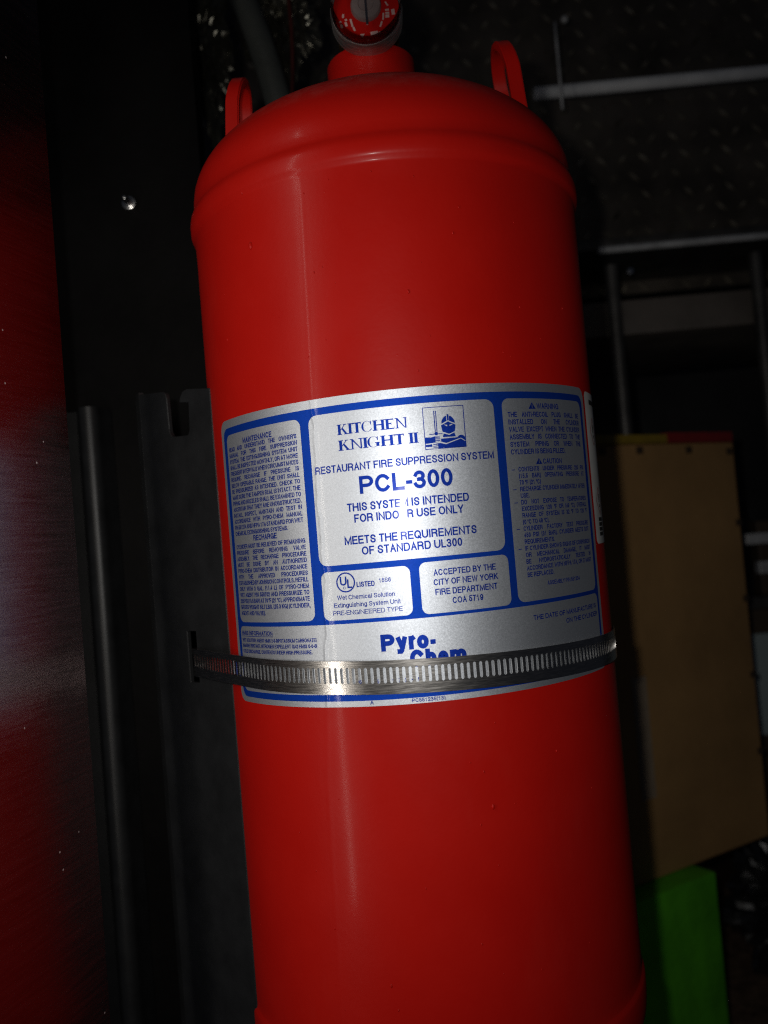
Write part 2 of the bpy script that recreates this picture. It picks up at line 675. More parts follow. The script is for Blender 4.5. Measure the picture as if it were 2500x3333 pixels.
SS = [(.96, .76)] + AR(.5, .76, .44, .24, 20, 180, 8)[1:] + [(.12, .62), (.3, .54), (.7, .46), (.92, .36)] + AR(.5, .25, .46, .25, 10, -160, 8)[1:] + [(.02, .28)]
S_LOW = [(x, y * .73) for x, y in SS]
OO = AR(.5, .5, .5, .5, 90, 450, 20)
STR = {
    'A': (.93, [[(0, 0), (.5, 1), (1, 0)], [(.2, .36), (.8, .36)]]),
    'B': (.93, [[(0, 0), (0, 1)], BOWL(.53, 1, 0, .92), BOWL(0, .53)]),
    'C': (1.0, [AR(.5, .5, .5, .5, 38, 322, 16)]),
    'D': (1.0, [[(0, 0), (0, 1)], BOWL(0, 1)]),
    'E': (.90, [[(1, 1), (0, 1), (0, 0), (1, 0)], [(0, .52), (.9, .52)]]),
    'F': (.84, [[(1, 1), (0, 1), (0, 0)], [(0, .5), (.85, .5)]]),
    'G': (1.06, [AR(.5, .5, .5, .5, 40, 345, 16) + [(1, .46), (.56, .46)], [(1, .46), (1, 0)]]),
    'H': (1.0, [[(0, 0), (0, 1)], [(1, 0), (1, 1)], [(0, .52), (1, .52)]]),
    'I': (.36, [[(.5, 0), (.5, 1)]]),
    'J': (.72, [[(1, 1), (1, .28)] + AR(.5, .28, .5, .28, 0, -180, 8)[1:] + [(0, .34)]]),
    'K': (.95, [[(0, 0), (0, 1)], [(.95, 1), (0, .36)], [(.34, .6), (1, 0)]]),
    'L': (.78, [[(0, 1), (0, 0), (1, 0)]]),
    'M': (1.16, [[(0, 0), (0, 1), (.5, .06), (1, 1), (1, 0)]]),
    'N': (1.0, [[(0, 0), (0, 1), (1, 0), (1, 1)]]),
    'O': (1.08, [OO]),
    'P': (.92, [[(0, 0), (0, 1)], BOWL(.45, 1)]),
    'Q': (1.08, [OO, [(.6, .25), (1, -.03)]]),
    'R': (1.0, [[(0, 0), (0, 1)], BOWL(.5, 1, 0, .95), [(.55, .5), (.9, .38), (.95, 0)]]),
    'S': (.93, [SS]),
    'T': (.85, [[(0, 1), (1, 1)], [(.5, 1), (.5, 0)]]),
    'U': (1.0, [[(0, 1), (0, .36)] + AR(.5, .36, .5, .36, 180, 360, 10)[1:-1] + [(1, .36), (1, 1)]]),
    'V': (.93, [[(0, 1), (.5, 0), (1, 1)]]),
    'W': (1.32, [[(0, 1), (.25, 0), (.5, .98), (.75, 0), (1, 1)]]),
    'X': (.93, [[(0, 1), (1, 0)], [(0, 0), (1, 1)]]),
    'Y': (.93, [[(0, 1), (.5, .45), (1, 1)], [(.5, .45), (.5, 0)]]),
    'Z': (.85, [[(0, 1), (1, 1), (0, 0), (1, 0)]]),
    '0': (.78, [OO]),
    '1': (.78, [[(.1, .74), (.4, .78), (.55, 1), (.55, 0)]]),
    '2': (.78, [[(.02, .68)] + AR(.5, .7, .48, .3, 180, -30, 10)[1:] + [(.1, .1), (0, 0), (1, 0)]]),
    '3': (.78, [AR(.46, .755, .46, .245, 165, -90, 10) + [(.36, .51)], AR(.46, .262, .52, .262, 88, -165, 12)]),
    '4': (.78, [[(.74, 0), (.74, 1), (0, .3), (1, .3)]]),
    '5': (.78, [[(.92, 1), (.18, 1), (.06, .5), (.25, .6)] + AR(.5, .32, .48, .32, 90, -160, 10) + [(.0, .24)]]),
    '6': (.78, [[(.94, .8)] + AR(.52, .68, .44, .32, 30, 150, 6) + [(.03, .5), (.02, .32)] + AR(.5, .32, .48, .32, 180, 540, 16)]),
    '7': (.78, [[(0, 1), (1, 1), (.55, .5), (.35, 0)]]),
    '8': (.78, [AR(.5, .76, .44, .24, 0, 360, 14), AR(.5, .27, .5, .27, 0, 360, 14)]),
    '9': (.78, [[(.06, .2)] + AR(.48, .32, .44, .32, 210, 330, 6) + [(.97, .5), (.98, .68)] + AR(.5, .68, .48, .32, 0, 360, 16)]),
    '.': (.36, [[(.5, 0), (.5, .03)]]),
    ',': (.36, [[(.5, .03), (.5, -.04), (.3, -.2)]]),
    '-': (.46, [[(0, .38), (1, .38)]]),
    '/': (.40, [[(0, -.03), (1, 1.03)]]),
    '(': (.44, [AR(1.1, .42, 1.0, .72, 125, 235, 8)]),
    ')': (.44, [AR(-.1, .42, 1.0, .72, 55, -55, 8)]),
    "'": (.28, [[(.5, 1.02), (.5, .72)]]),
    '°': (.44, [AR(.5, .84, .42, .17, 0, 360, 10)]),
    'a': (.78, [[(.05, .5)] + AR(.45, .53, .4, .2, 160, 20, 6) + [(.9, .45), (.9, .08), (1, .01)], [(.9, .42), (.4, .4)] + AR(.4, .2, .4, .2, 90, 270, 6) + [(.75, .06), (.9, .2)]]),
    'c': (.70, [AR(.5, .365, .5, .365, 38, 322, 14)]),
    'e': (.78, [[(.02, .38), (.98, .38)] + AR(.5, .365, .5, .365, 0, 318, 16)[1:]]),
    'g': (.78, [AR(.48, .365, .48, .365, 0, 360, 16), [(.97, .73), (.97, -.05)] + AR(.48, -.05, .48, .22, 0, -165, 8)[1:]]),
    'h': (.78, [[(0, 0), (0, 1)], [(0, .42)] + AR(.5, .42, .5, .31, 180, 0, 10)[1:] + [(1, 0)]]),
    'i': (.32, [[(.5, 0), (.5, .73)], [(.5, .96), (.5, 1.0)]]),
    'l': (.32, [[(.5, 0), (.5, 1)]]),
    'm': (1.16, [[(0, 0), (0, .73)], [(0, .45)] + AR(.25, .45, .25, .28, 180, 0, 8)[1:] + [(.5, 0)], [(.5, .45)] + AR(.75, .45, .25, .28, 180, 0, 8)[1:] + [(1, 0)]]),
    'n': (.78, [[(0, 0), (0, .73)], [(0, .42)] + AR(.5, .42, .5, .31, 180, 0, 10)[1:] + [(1, 0)]]),
    'o': (.78, [AR(.5, .365, .5, .365, 90, 450, 16)]),
    'r': (.48, [[(0, 0), (0, .73)], [(0, .4), (.3, .66), (1, .73)]]),
    's': (.70, [S_LOW]),
    't': (.40, [[(.45, .95), (.45, .12), (.6, 0), (1, 0)], [(0, .70), (1, .70)]]),
    'u': (.78, [[(1, 0), (1, .73)], [(0, .73), (0, .3)] + AR(.5, .3, .5, .3, 180, 360, 10)[1:]]),
    'x': (.70, [[(0, .73), (1, 0)], [(0, 0), (1, .73)]]),
    'y': (.72, [[(0, .73), (.52, .03)], [(1, .73), (.45, -.18), (.3, -.27), (.05, -.27)]]),
    'd': (.78, []),
}


def stroke(bm, pts, w):
    """thick mitred polyline in the flat label plane"""
    P = [Vector(p) for p in pts]
    P = [p for i, p in enumerate(P) if i == 0 or (p - P[i - 1]).length > 1e-4]
    if len(P) < 2:
        return
    closed = (P[0] - P[-1]).length < 1e-3 and len(P) > 3
    if closed:
        P = P[:-1]
    m = len(P)
    ext = w / 2
    Ls, Rs = [], []
    for i in range(m):
        if closed:
            a, b = (P[i] - P[i - 1]).normalized(), (P[(i + 1) % m] - P[i]).normalized()
        else:
            b = (P[min(i + 1, m - 1)] - P[min(i, m - 2)]).normalized()
            a = (P[max(i, 1)] - P[max(i - 1, 0)]).normalized()
        na, nb = Vector((-a.y, a.x)), Vector((-b.y, b.x))
        nn = na + nb
        nn = nn.normalized() if nn.length > 1e-5 else na
        k = (w / 2) / max(.42, nn.dot(na))
        q = P[i].copy()
        if not closed and i == 0:
            q = q - b * ext * .95
        if not closed and i == m - 1:
            q = q + a * ext * .95
        Ls.append(bm.verts.new((q.x + nn.x * k, q.y + nn.y * k, 0)))
        Rs.append(bm.verts.new((q.x - nn.x * k, q.y - nn.y * k, 0)))
    for i in range(m if closed else m - 1):
        j = (i + 1) % m
        bm.faces.new((Ls[i], Rs[i], Rs[j], Ls[j]))


LINES = []    # (group, text, s0, s1, base, cap, weight, mode, kx)


def L(group, text, s0, s1, base, cap, weight=.15, mode='fit', kx=.72):
    LINES.append((group, text, s0, s1, base - TILT * (s0 + s1) / 2, cap, weight, mode, kx))


def para(group, lines, s0, s1, base, pitch, cap, kx, weight=.18):
    for i, t in enumerate(lines):
        last = t.endswith('|')
        L(group, t.rstrip('|'), s0, s1, base - i * pitch, cap, weight, 'left' if last else 'just', kx)


L('maintenance_text', 'MAINTENANCE', -83, -62, 49.6, 2.6, .19)
para('maintenance_text', ["READ AND UNDERSTAND THE OWNER'S", 'MANUAL FOR THIS FIRE SUPPRESSION', 'SYSTEM. THE EXTINGUISHING SYSTEM UNIT',
     'SHALL BE INSPECTED MONTHLY, OR AT MORE', 'FREQUENT INTERVALS WHEN CIRCUMSTANCES', 'REQUIRE. RECHARGE IF PRESSURE IS',
     'BELOW OPERABLE RANGE. THE UNIT SHALL', 'BE PRESSURIZED AS INTENDED. CHECK TO', 'MAKE SURE THE TAMPER SEAL IS INTACT. THE',
     'PIPING AND NOZZLES SHALL BE EXAMINED TO', 'ASCERTAIN THAT THEY ARE UNOBSTRUCTED.', 'INSTALL, INSPECT, MAINTAIN AND TEST IN',
     'ACCORDANCE WITH PYRO-CHEM MANUAL', 'P/N 551274 AND NFPA 17A STANDARD FOR WET', 'CHEMICAL EXTINGUISHING SYSTEMS.|'],
     -96.6, -48.0, 47.0, 2.86, 2.05, .76)
L('recharge_text', 'RECHARGE', -80.3, -63.7, 3.8, 2.6, .19)
para('recharge_text', ['CYLINDER MUST BE RELIEVED OF REMAINING', 'PRESSURE BEFORE REMOVING VALVE', 'ASSEMBLY. THE RECHARGE PROCEDURE',
     'MUST BE DONE BY AN AUTHORIZED', 'PYRO-CHEM DISTRIBUTOR IN ACCORDANCE', 'WITH THE APPROVED PROCEDURES',
     'ESTABLISHED BY JOHNSON CONTROLS. REFILL', 'ONLY WITH 3 GAL. (11.4 L) OF PYRO-CHEM', 'WET AGENT P/N 550702 AND PRESSURIZE TO',
     '225 PSI (15.5 BAR) AT 70 °F (21 °C). APPROXIMATE', 'GROSS WEIGHT 55.7 LBS. (25.3 KG) (CYLINDER,', 'AGENT AND VALVE).|'],
     -96.6, -47.7, 0.6, 2.85, 2.05, .76)
L('hazard_information_text', 'HMIS INFORMATION', -97.9, -71.6, -40.3, 2.1, .19)
L('hazard_information_text', 'WET SOLUTION AGENT HMIS 2-0-0/POTASSIUM CARBONATE/', -97.8, -46.0, -43.3, 1.75, .18)
L('hazard_information_text', 'IMMUNE IRRITANT. NITROGEN EXPELLENT GAS HMIS 0-0-0/', -97.8, -45.9, -45.9, 1.75, .18)
L('hazard_information_text', 'COLD DISCHARGE. CONTENTS UNDER HIGH PRESSURE.', -97.8, -48.6, -48.6, 1.75, .18)
L('system_text', 'RESTAURANT FIRE SUPPRESSION SYSTEM', -40.0, 40.5, 30.3, 3.35, .17)
L('model_number', 'PCL-300', -20.3, 20.8, 19.9, 7.7, .20)
L('usage_text', 'THIS SYSTEM IS INTENDED', -26.4, 27.1, 12.75, 3.6, .18)
L('usage_text', 'FOR INDOOR USE ONLY', -23.6, 24.2, 7.85, 3.6, .18)
L('usage_text', 'MEETS THE REQUIREMENTS', -28.8, 29.4, -1.4, 3.6, .18)
L('usage_text', 'OF STANDARD UL300', -21.4, 22.4, -6.25, 3.6, .18)
L('listing_text', 'LISTED', -24.9, -16.7, -20.1, 2.3, .19)
L('listing_text', '16S6', -15.0, -9.6, -18.8, 1.95, .15)
L('listing_text', 'Wet Chemical Solution', -34.3, -8.3, -25.1, 2.0, .15)
L('listing_text', 'Extinguishing System Unit', -36.1, -6.2, -28.4, 2.0, .15)
L('listing_text', 'PRE-ENGINEERED TYPE', -36.8, -5.5, -31.7, 2.0, .14)
L('listing_text', 'U', -32.5, -29.1, -19.1, 3.9, .18)
L('listing_text', 'L', -29.2, -26.8, -20.3, 3.9, .18)
L('acceptance_text', 'ACCEPTED BY THE', 8.6, 36.7, -17.65, 2.7, .18)
L('acceptance_text', 'CITY OF NEW YORK', 8.3, 37.3, -21.8, 2.7, .18)
L('acceptance_text', 'FIRE DEPARTMENT', 8.7, 36.7, -26.0, 2.7, .18)
L('acceptance_text', 'COA 5719', 15.8, 29.7, -30.1, 2.7, .18)
L('maker_name', 'Pyro', -16.6, 4.6, -48.3, 7.3, .28)
L('maker_name', 'Chem', -4.6, 20.3, -55.6, 7.3, .28)
L('warning_text', 'WARNING', 66.0, 81.4, 52.4, 2.6, .18)
para('warning_text', ['THE ANTI-RECOIL PLUG SHALL BE', 'INSTALLED ON THE CYLINDER', 'VALVE EXCEPT WHEN THE CYLINDER', 'ASSEMBLY IS CONNECTED TO THE',
     'SYSTEM PIPING OR WHEN THE', 'CYLINDER IS BEING FILLED.|'], 49, 99.5, 48.8, 3.32, 2.35, .80)
L('caution_text', 'CAUTION', 67.0, 80.4, 27.5, 2.4, .18)
CA = ['CONTENTS UNDER PRESSURE 225 PSI', '(15.5 BAR) OPERATING PRESSURE AT', '70 °F (21 °C)|', 'RECHARGE CYLINDER IMMEDIATELY AFTER', 'USE.|',
      'DO NOT EXPOSE TO TEMPERATURES', 'EXCEEDING 120 °F OR (49 °C). OVERALL', 'RANGE OF SYSTEM IS 32 °F TO 120 °F', '(0 °C TO 49 °C).|',
      'CYLINDER FACTORY TEST PRESSURE', '450 PSI (31 BAR). CYLINDER MEETS DOT', 'REQUIREMENTS.|', 'IF CYLINDER SHOWS SIGNS OF CORROSION',
      'OR MECHANICAL DAMAGE, IT MUST', 'BE HYDROSTATICALLY TESTED IN', 'ACCORDANCE WITH NFPA 17A, OR IT MUST', 'BE REPLACED.|']
para('caution_text', CA, 52.2, 100.0, 24.5, 2.915, 2.1, .76)
L('caution_text', 'ASSEMBLY P/N 551234', 63.2, 86.7, -26.7, 1.9, .17)
L('date_text', 'THE DATE OF MANUFACTURE IS', 53.4, 100.6, -41.2, 2.2, .18)
L('date_text', 'ON THE CYLINDER', 73.2, 101.3, -44.9, 2.2, .18)
L('print_code', 'A', -23.1, -21.5, -70.6, 1.6, .18)
L('print_code', 'PC551235(13)', -5.0, 9.4, -70.5, 1.6, .17)
for i, (ch, ss) in enumerate([('5', -26.6), ('5', -18.8), ('1', -12.2), ('7', -9.4), ('2', -6.6), ('4', -3.8), ('5', -1.1)]):
    L('print_code', ch, ss - .6, ss + .6, -61.6, 1.5, .17)

groups = {}


def word_width(t):
    return sum(STR[c][0] for c in t)


def put_word(bm, t, x, base, cap, sx, wt):
    w = cap * wt
    for c in t:
        adv, pls = STR[c]
        aw = adv * cap * sx
        sb = min(.045 * cap * sx, aw * .12)
        x0, x1 = x + sb + w / 2, x + aw - sb - w / 2
        if x1 < x0:
            x0 = x1 = (x0 + x1) / 2
        for pl in pls:
            stroke(bm, [(x0 + p * (x1 - x0), base + w / 2 + q * (cap - w)) for p, q in pl], w)
        x += aw
    return x


for grp, text, s0, s1, base, cap, wt, mode, kx in LINES:
    bm = groups.setdefault(grp, bmesh.new())
    ws = text.split(' ')
    tot = sum(word_width(w) for w in ws) * cap
    nw = len(ws)
    sx, gap = kx, .36 * cap * kx
    if mode == 'fit':
        sx = (s1 - s0) / (tot + .36 * cap * (nw - 1))
        gap = .36 * cap * sx
    elif mode == 'just':
        if nw > 1 and (s1 - s0) - tot * sx < .22 * cap * sx * (nw - 1):
            sx = (s1 - s0) / (tot + .22 * cap * (nw - 1))
        gap = ((s1 - s0) - tot * sx) / max(1, nw - 1)
    x = s0
    for w_ in ws:
        x = put_word(bm, w_, x, base, cap, sx, wt) + gap


def gadd(grp, pts):
    poly(groups.setdefault(grp, bmesh.new()), pts)


def rect(x0, x1, y0, y1):
    return [(x0, y0), (x1, y0), (x1, y1), (x0, y1)]


def T(s, z):
    return z - TILT * s


# dashes of the caution list, underline, hyphen block, warning triangles, listing ring
for i in (0, 3, 5, 9, 12):
    zb = T(75, 24.5) - i * 2.915
    gadd('caution_text', rect(48.6, 50.4, zb + .75, zb + 1.1))
zz = T(-85, -40.3)
for k in range(9):
    gadd('hazard_information_text', rect(-97.9 + k * 2.92, -97.9 + (k + 1) * 2.92, zz - .6, zz - .35))
gadd('maker_name', rect(4.9, 7.2, T(6, -46.6), T(6, -44.6)))
for s0, w, zb, h in ((61.0, 4.4, T(63, 52.3), 3.0), (62.6, 4.0, T(64, 27.4), 2.8)):
    g = 'warning_text' if zb > 40 else 'caution_text'
    gadd(g, [(s0, zb), (s0 + w, zb), (s0 + w / 2, zb + h)])
ring = bmesh.new()
cx, cy = -29.75, T(-29.7, -17.75)
for k in range(40):
    a0, a1 = 2 * PI * k / 40, 2 * PI * (k + 1) / 40
    gadd('listing_text', [(cx + r * math.cos(a), cy + r * math.sin(a)) for r, a in ((3.75, a0), (4.35, a0), (4.35, a1), (3.75, a1))])
for k in range(14):
    a0, a1 = 2 * PI * k / 14, 2 * PI * (k + 1) / 14
    gadd('listing_text', [(cx - .75 + r * math.cos(a), cy - 2.35 + r * math.sin(a)) for r, a in ((.42, a0), (.58, a0), (.58, a1), (.42, a1))])

# --- serif capitals for the system's name, drawn by hand on a cap height of 1
TK, TN, SH = .22, .11, .075


def stem(x, w=TK, e=.085):
    return [rect(x, x + w, 0, 1), rect(x - e, x + w + e, 0, SH), rect(x - e, x + w + e, 1 - SH, 1)]


def arcglyph(bar):
    p = []
    cx_, rx, ry = .44, .44, .52
    a0, a1 = 42, 322 if not bar else 318
    n_ = 26
    for i in range(n_):
        q = []
        for j in (i, i + 1):
            a = math.radians(a0 + (a1 - a0) * j / n_)
            t = .045 + .125 * max(0, -math.cos(a)) ** 1.2 + .03 * max(0, math.cos(a))
            q.append(((cx_ + rx * math.cos(a), .5 + ry * math.sin(a)), (cx_ + (rx - t) * math.cos(a), .5 + (ry - t * .55) * math.sin(a))))
        p.append([q[0][0], q[1][0], q[1][1], q[0][1]])
    p.append([(.74, .64), (.80, .64), (.80, 1.0), (.76, 1.0), (.71, .86)])
    if bar:
        p += [rect(.66, .66 + TK, .06, .44), rect(.56, .93, .44 - SH, .44)]
    else:
        p.append([(.70, .12), (.76, .10), (.83, .26), (.79, .29)])
    return p


GL = {
    'I': (.34, stem(.085)),
    'K': (.90, stem(.085) + [[(.25, .42), (.62, .96), (.70, .96), (.25, .33)], [(.37, .56), (.66, .03), (.86, .03), (.47, .67)],
                             rect(.53, .80, 1 - SH, 1), rect(.58, .93, 0, SH)]),
    'T': (.78, [rect(.31, .31 + TK, 0, 1), rect(.22, .56, 0, SH), rect(.02, .76, 1 - TN, 1), [(.02, .76), (.05, .76), (.09, 1), (.02, 1)], [(.73, .76), (.76, .76), (.76, 1), (.69, 1)]]),
    'C': (.90, arcglyph(False)),
    'G': (.98, arcglyph(True)),
    'H': (.98, stem(.085) + stem(.70) + [rect(.24, .71, .48, .48 + TN)]),
    'E': (.78, stem(.085) + [rect(.24, .70, 0, TN), rect(.24, .68, 1 - TN, 1), rect(.24, .50, .48, .48 + TN), [(.66, 0), (.72, 0), (.74, .24), (.71, .24)],
                             [(.64, 1), (.70, 1), (.70, .78), (.67, .78)], rect(.49, .52, .40, .62)]),
    'N': (.98, [rect(.14, .14 + TN, 0, 1), rect(.80, .80 + TN, 0, 1), [(.08, 1), (.24, 1), (.855, .0), (.80, 0), (.72, .08)], rect(.04, .30, 0, SH), rect(.68, .96, 1 - SH, 1), rect(.02, .22, 1 - SH, 1)]),
    ' ': (.30, []),
}


def serif(text, s0, s1, base, cap):
    tot = sum(GL[c][0] for c in text) + .0 * len(text)
    k = (s1 - s0) / tot
    x = s0
    zb = T((s0 + s1) / 2, base)
    for c in text:
        w, ps = GL[c]
        for p in ps:
            gadd('system_name', [(x + a * k, zb + b * cap) for a, b in p])
        x += w * k


serif('KITCHEN', -28.0, 2.8, 46.25, 4.5)
serif('KNIGHT II', -28.0, 6.9, 39.35, 4.5)

for g, bm in groups.items():
    bmesh.ops.triangulate(bm, faces=[f for f in bm.faces if len(f.verts) > 4])
    xs = [v.co.x for v in bm.verts]
    if g in ('model_number', 'maker_name', 'system_name'):
        cut(bm, False)
    elif g == 'system_text':
        cut(bm, True)
    wrap(bm, 'ink')
    for f in bm.faces:
        f.normal_update()
        c = f.calc_center_median()
        if f.normal.dot(Vector((c.x, c.y, 0))) < 0:
            f.normal_flip()
    me_o = tlink(g, bm, INK, label, smooth=True)

# exclamation marks in the warning triangles
for s_, z0 in ((63.2, 52.3), (64.6, 27.4)):
    flat('exclamation_mark', [rect(s_ - .16, s_ + .16, T(s_, z0) + .45, T(s_, z0) + 2.0)], SILVER, 'over', label)

# emblem: knight behind a sword in a square frame (traced in its own 0..1 square)
EX0, EX1, EZ0, EZ1 = 9.65, 27.85, 36.2, 54.4


def em(p):
    out = []
    for x, y in p:
        dx, dy = x - 100, y - 235
        det = 1115 * 1135 + 90 * 105
        u_ = (dx * 1135 - dy * 105) / det
        v_ = (1115 * dy + 90 * dx) / det
        out.append((EX0 + u_ * (EX1 - EX0), EZ1 - v_ * (EZ1 - EZ0) - .1))
    return out


EB = [[(100, 235), (1215, 145), (1217, 165), (102, 254)], [(1195, 147), (1218, 145), (1322, 1280), (1297, 1282)],
      [(203, 1352), (1320, 1262), (1322, 1282), (205, 1372)], [(100, 235), (120, 233), (225, 1370), (205, 1372)],
      [(400, 320), (425, 318), (475, 880), (450, 890)], [(450, 318), (472, 318), (522, 880), (497, 885)],
      [(455, 890), (520, 885), (540, 930), (525, 975), (465, 978), (435, 940)], [(305, 947), (440, 933), (440, 955), (305, 968)], [(535, 928), (660, 917), (660, 937), (540, 948)],
      [(625, 665), (625, 600), (650, 530), (700, 470), (750, 440), (762, 590)], [(762, 405), (810, 405), (825, 572), (800, 574), (778, 582)],
      [(822, 440), (880, 460), (940, 510), (980, 570), (992, 642), (834, 587)], [(612, 712), (800, 600), (1010, 685), (995, 860), (840, 935), (660, 880)],
      [(690, 925), (840, 967), (975, 895), (1025, 1000), (665, 1028)],
      [(615, 1070), (1060, 1025), (1160, 1036), (760, 1185), (625, 1150)], [(1060, 1025), (1110, 972), (1170, 955), (1230, 970), (1280, 1015), (1290, 1112), (1160, 1036)],
      [(415, 1217), (600, 1182), (760, 1217), (800, 1290), (550, 1335), (415, 1335)], [(760, 1217), (1160, 1057), (1300, 1140), (1316, 1275), (800, 1318), (700, 1325)],
      [(178, 1037), (350, 1037), (440, 1007), (590, 1012), (602, 1150), (400, 1185), (208, 1212)], [(208, 1242), (380, 1217), (392, 1287), (213, 1297)]]
flat('emblem', [em(p) for p in EB], INK, 'ink', label, tri=True)
ES = [[(690, 688), (775, 693), (788, 732), (745, 722)], [(838, 692), (915, 663), (922, 687), (845, 722)],
      [(465, 1045), (592, 1038), (592, 1058), (466, 1064)], [(468, 1092), (595, 1083), (596, 1103), (470, 1112)], [(472, 1135), (598, 1126), (599, 1146), (474, 1154)],
      [(412, 1237), (540, 1230), (540, 1252), (413, 1260)], [(412, 1285), (545, 1275), (545, 1296), (414, 1306)], [(405, 1322), (548, 1312), (548, 1332), (407, 1342)]]
flat('emblem_lines', [em(p) for p in ES], SILVER, 'over', label, tri=True)

# white hazard sticker wrapped round the right side
TS = TILT
stick = flat('hazard_sticker', [rrect(111.0, 172, -12.5, 62.5, 3)], STICKER, 'blue', tank)


def ringpoly(c, d0, d1):
    k = [(0, 1), (1, 0), (0, -1), (-1, 0)]
    out = []
    for i in range(4):
        a, b = k[i], k[(i + 1) % 4]
        out.append([(c[0] + a[0] * d1, c[1] + a[1] * d1), (c[0] + a[0] * d0, c[1] + a[1] * d0), (c[0] + b[0] * d0, c[1] + b[1] * d0), (c[0] + b[0] * d1, c[1] + b[1] * d1)])
    return out


for c in ((123.5, 43.0), (123.5, 8.5)):
    flat('hazard_diamond', ringpoly(c, 7.2, 6.3), STICKRED, 'panel', stick)
    flat('hazard_pictogram', [rect(c[0] - .9, c[0] + .9, c[1] - .5, c[1] + 3.5), rect(c[0] - .9, c[0] + .9, c[1] - 3.2, c[1] - 1.6)], STICKBLACK, 'panel', stick)
for r4 in [rect(118.5, 128, z_, z_ + 1.9) for z_ in (-1.6, -4.0, -6.4, -8.8)] + [rect(119, 136, 56.5, 59)]:
    flat('sticker_lettering', [r4], STICKBLACK, 'panel', stick)

# paint drip and grit nibs
bm = bmesh.new()
for s_, z_, rr in ((-66, .138, .0011), (-69, .1635, .0006), (8, .105, .0006), (26, -.118, .0007), (-24, -.19, .0005), (30, .13, .0004), (-90, .10, .0004), (60, -.10, .0004)) + tuple((random.uniform(-110, 110), random.choice((random.uniform(.068, .16), random.uniform(-.22, -.075))), random.uniform(.00015, .00038)) for _ in range(46)):
    a = s_ / (R * 1000)
    mt = Matrix.Translation((R * math.sin(a), -R * math.cos(a), z_)) @ Matrix.Diagonal((1, 1, 1.7, 1))
    bmesh.ops.create_uvsphere(bm, u_segments=10, v_segments=6, radius=rr, matrix=mt)
tag(tlink('paint_nibs', bm, RED), kind='stuff')

# ------------------------------------------------------------------ bracket
br = empty('mounting_bracket', (-.16, .05, -.30))
tag(br, 'black steel wall bracket with hook notch and strap slot left of cylinder', 'bracket')
BOFF = Vector((.16, -.05, .30))
E0 = Vector((-.0945, -.038))
WD = Vector((-math.cos(math.radians(42)), math.sin(math.radians(42))))
WN = Vector((-WD.y, WD.x)) * -1      # faces the viewer's left
if WN.y > 0:
    WN = -WN
ZTOP, ZBOT = .0883, -.42


def wing_pt(t, z, off=0.0):
    t /= 1000
    p = E0 + WD * t + WN * off
    return Vector((p.x, p.y, z))


def plate_with_holes(cells, th):
    """cells: list of (t,z) outlines lying in the wing plane -> solid plate"""
    bm = bmesh.new()
    for c in cells:
        f = bm.faces.new([bm.verts.new((t, z * 1000, 0)) for t, z in c])
    bmesh.ops.remove_doubles(bm, verts=bm.verts[:], dist=.01)
    return bm


# outline pieces around the notch (t 15..35) and the strap slot (t 24.3..32.6)
T1 = 66.0
sl0, sl1, sz0, sz1 = 28.4, 36.4, -.0672, -.0404
ZT0, ZT1 = .0826, .0905     # the cut top edge climbs a little towards the wall
notch_l = [(42.4, .0880), (40.8, .0874), (39.7, .0860), (39.2, .0840), (38.7, .0672), (38.3, .0653), (37.3, .0638), (35.6, .0628)]
notch_r = [(22.6, .0618), (21.4, .0624), (20.6, .0638), (20.2, .0660), (19.4, .0785), (27.6, .0798), (26.6, .0826), (24.2, .0850), (20.5, .0857)]
ZJ = .055
cells = [
    [(T1, ZT1)] + notch_l + [(35.6, ZJ), (T1, ZJ)],
    [(35.6, .0628), (22.6, .0618), (22.6, ZJ), (35.6, ZJ)],
    notch_r + [(0, ZT0), (0, ZJ), (22.6, ZJ)],
    [(T1, ZJ), (35.6, ZJ), (35.6, sz1), (sl1, sz1), (T1, sz1)],
    [(35.6, ZJ), (22.6, ZJ), (22.6, sz1), (sl0, sz1), (35.6, sz1)],
    [(22.6, ZJ), (0, ZJ), (0, sz1), (22.6, sz1)],
    [(T1, sz1), (sl1, sz1), (sl1, sz0), (T1, sz0)],
    [(sl0, sz1), (22.6, sz1), (0, sz1), (0, sz0), (sl0, sz0)],
    [(T1, sz0), (sl1, sz0), (sl0, sz0), (0, sz0), (0, ZBOT), (T1, ZBOT)],
]
bm = plate_with_holes(cells, .003)
for f in bm.faces:
    f.normal_update()
    if f.normal.z < 0:
        f.normal_flip()
bmesh.ops.triangulate(bm, faces=[f for f in bm.faces if len(f.verts) > 4])
front = bm.faces[:]
ext = bmesh.ops.extrude_face_region(bm, geom=front)
for v in [g for g in ext['geom'] if isinstance(g, bmesh.types.BMVert)]:
    v.co.z = -2.6
for v in bm.verts:
    p = wing_pt(v.co.x, v.co.y / 1000, v.co.z / 1000)
    v.co = p + BOFF
wing = link('wing_plate', bm, BLACKPAINT, br, smooth=False)
mb = wing.modifiers.new('edge', 'BEVEL')
mb.width = .0005
mb.segments = 2
mb.limit_method = 'ANGLE'


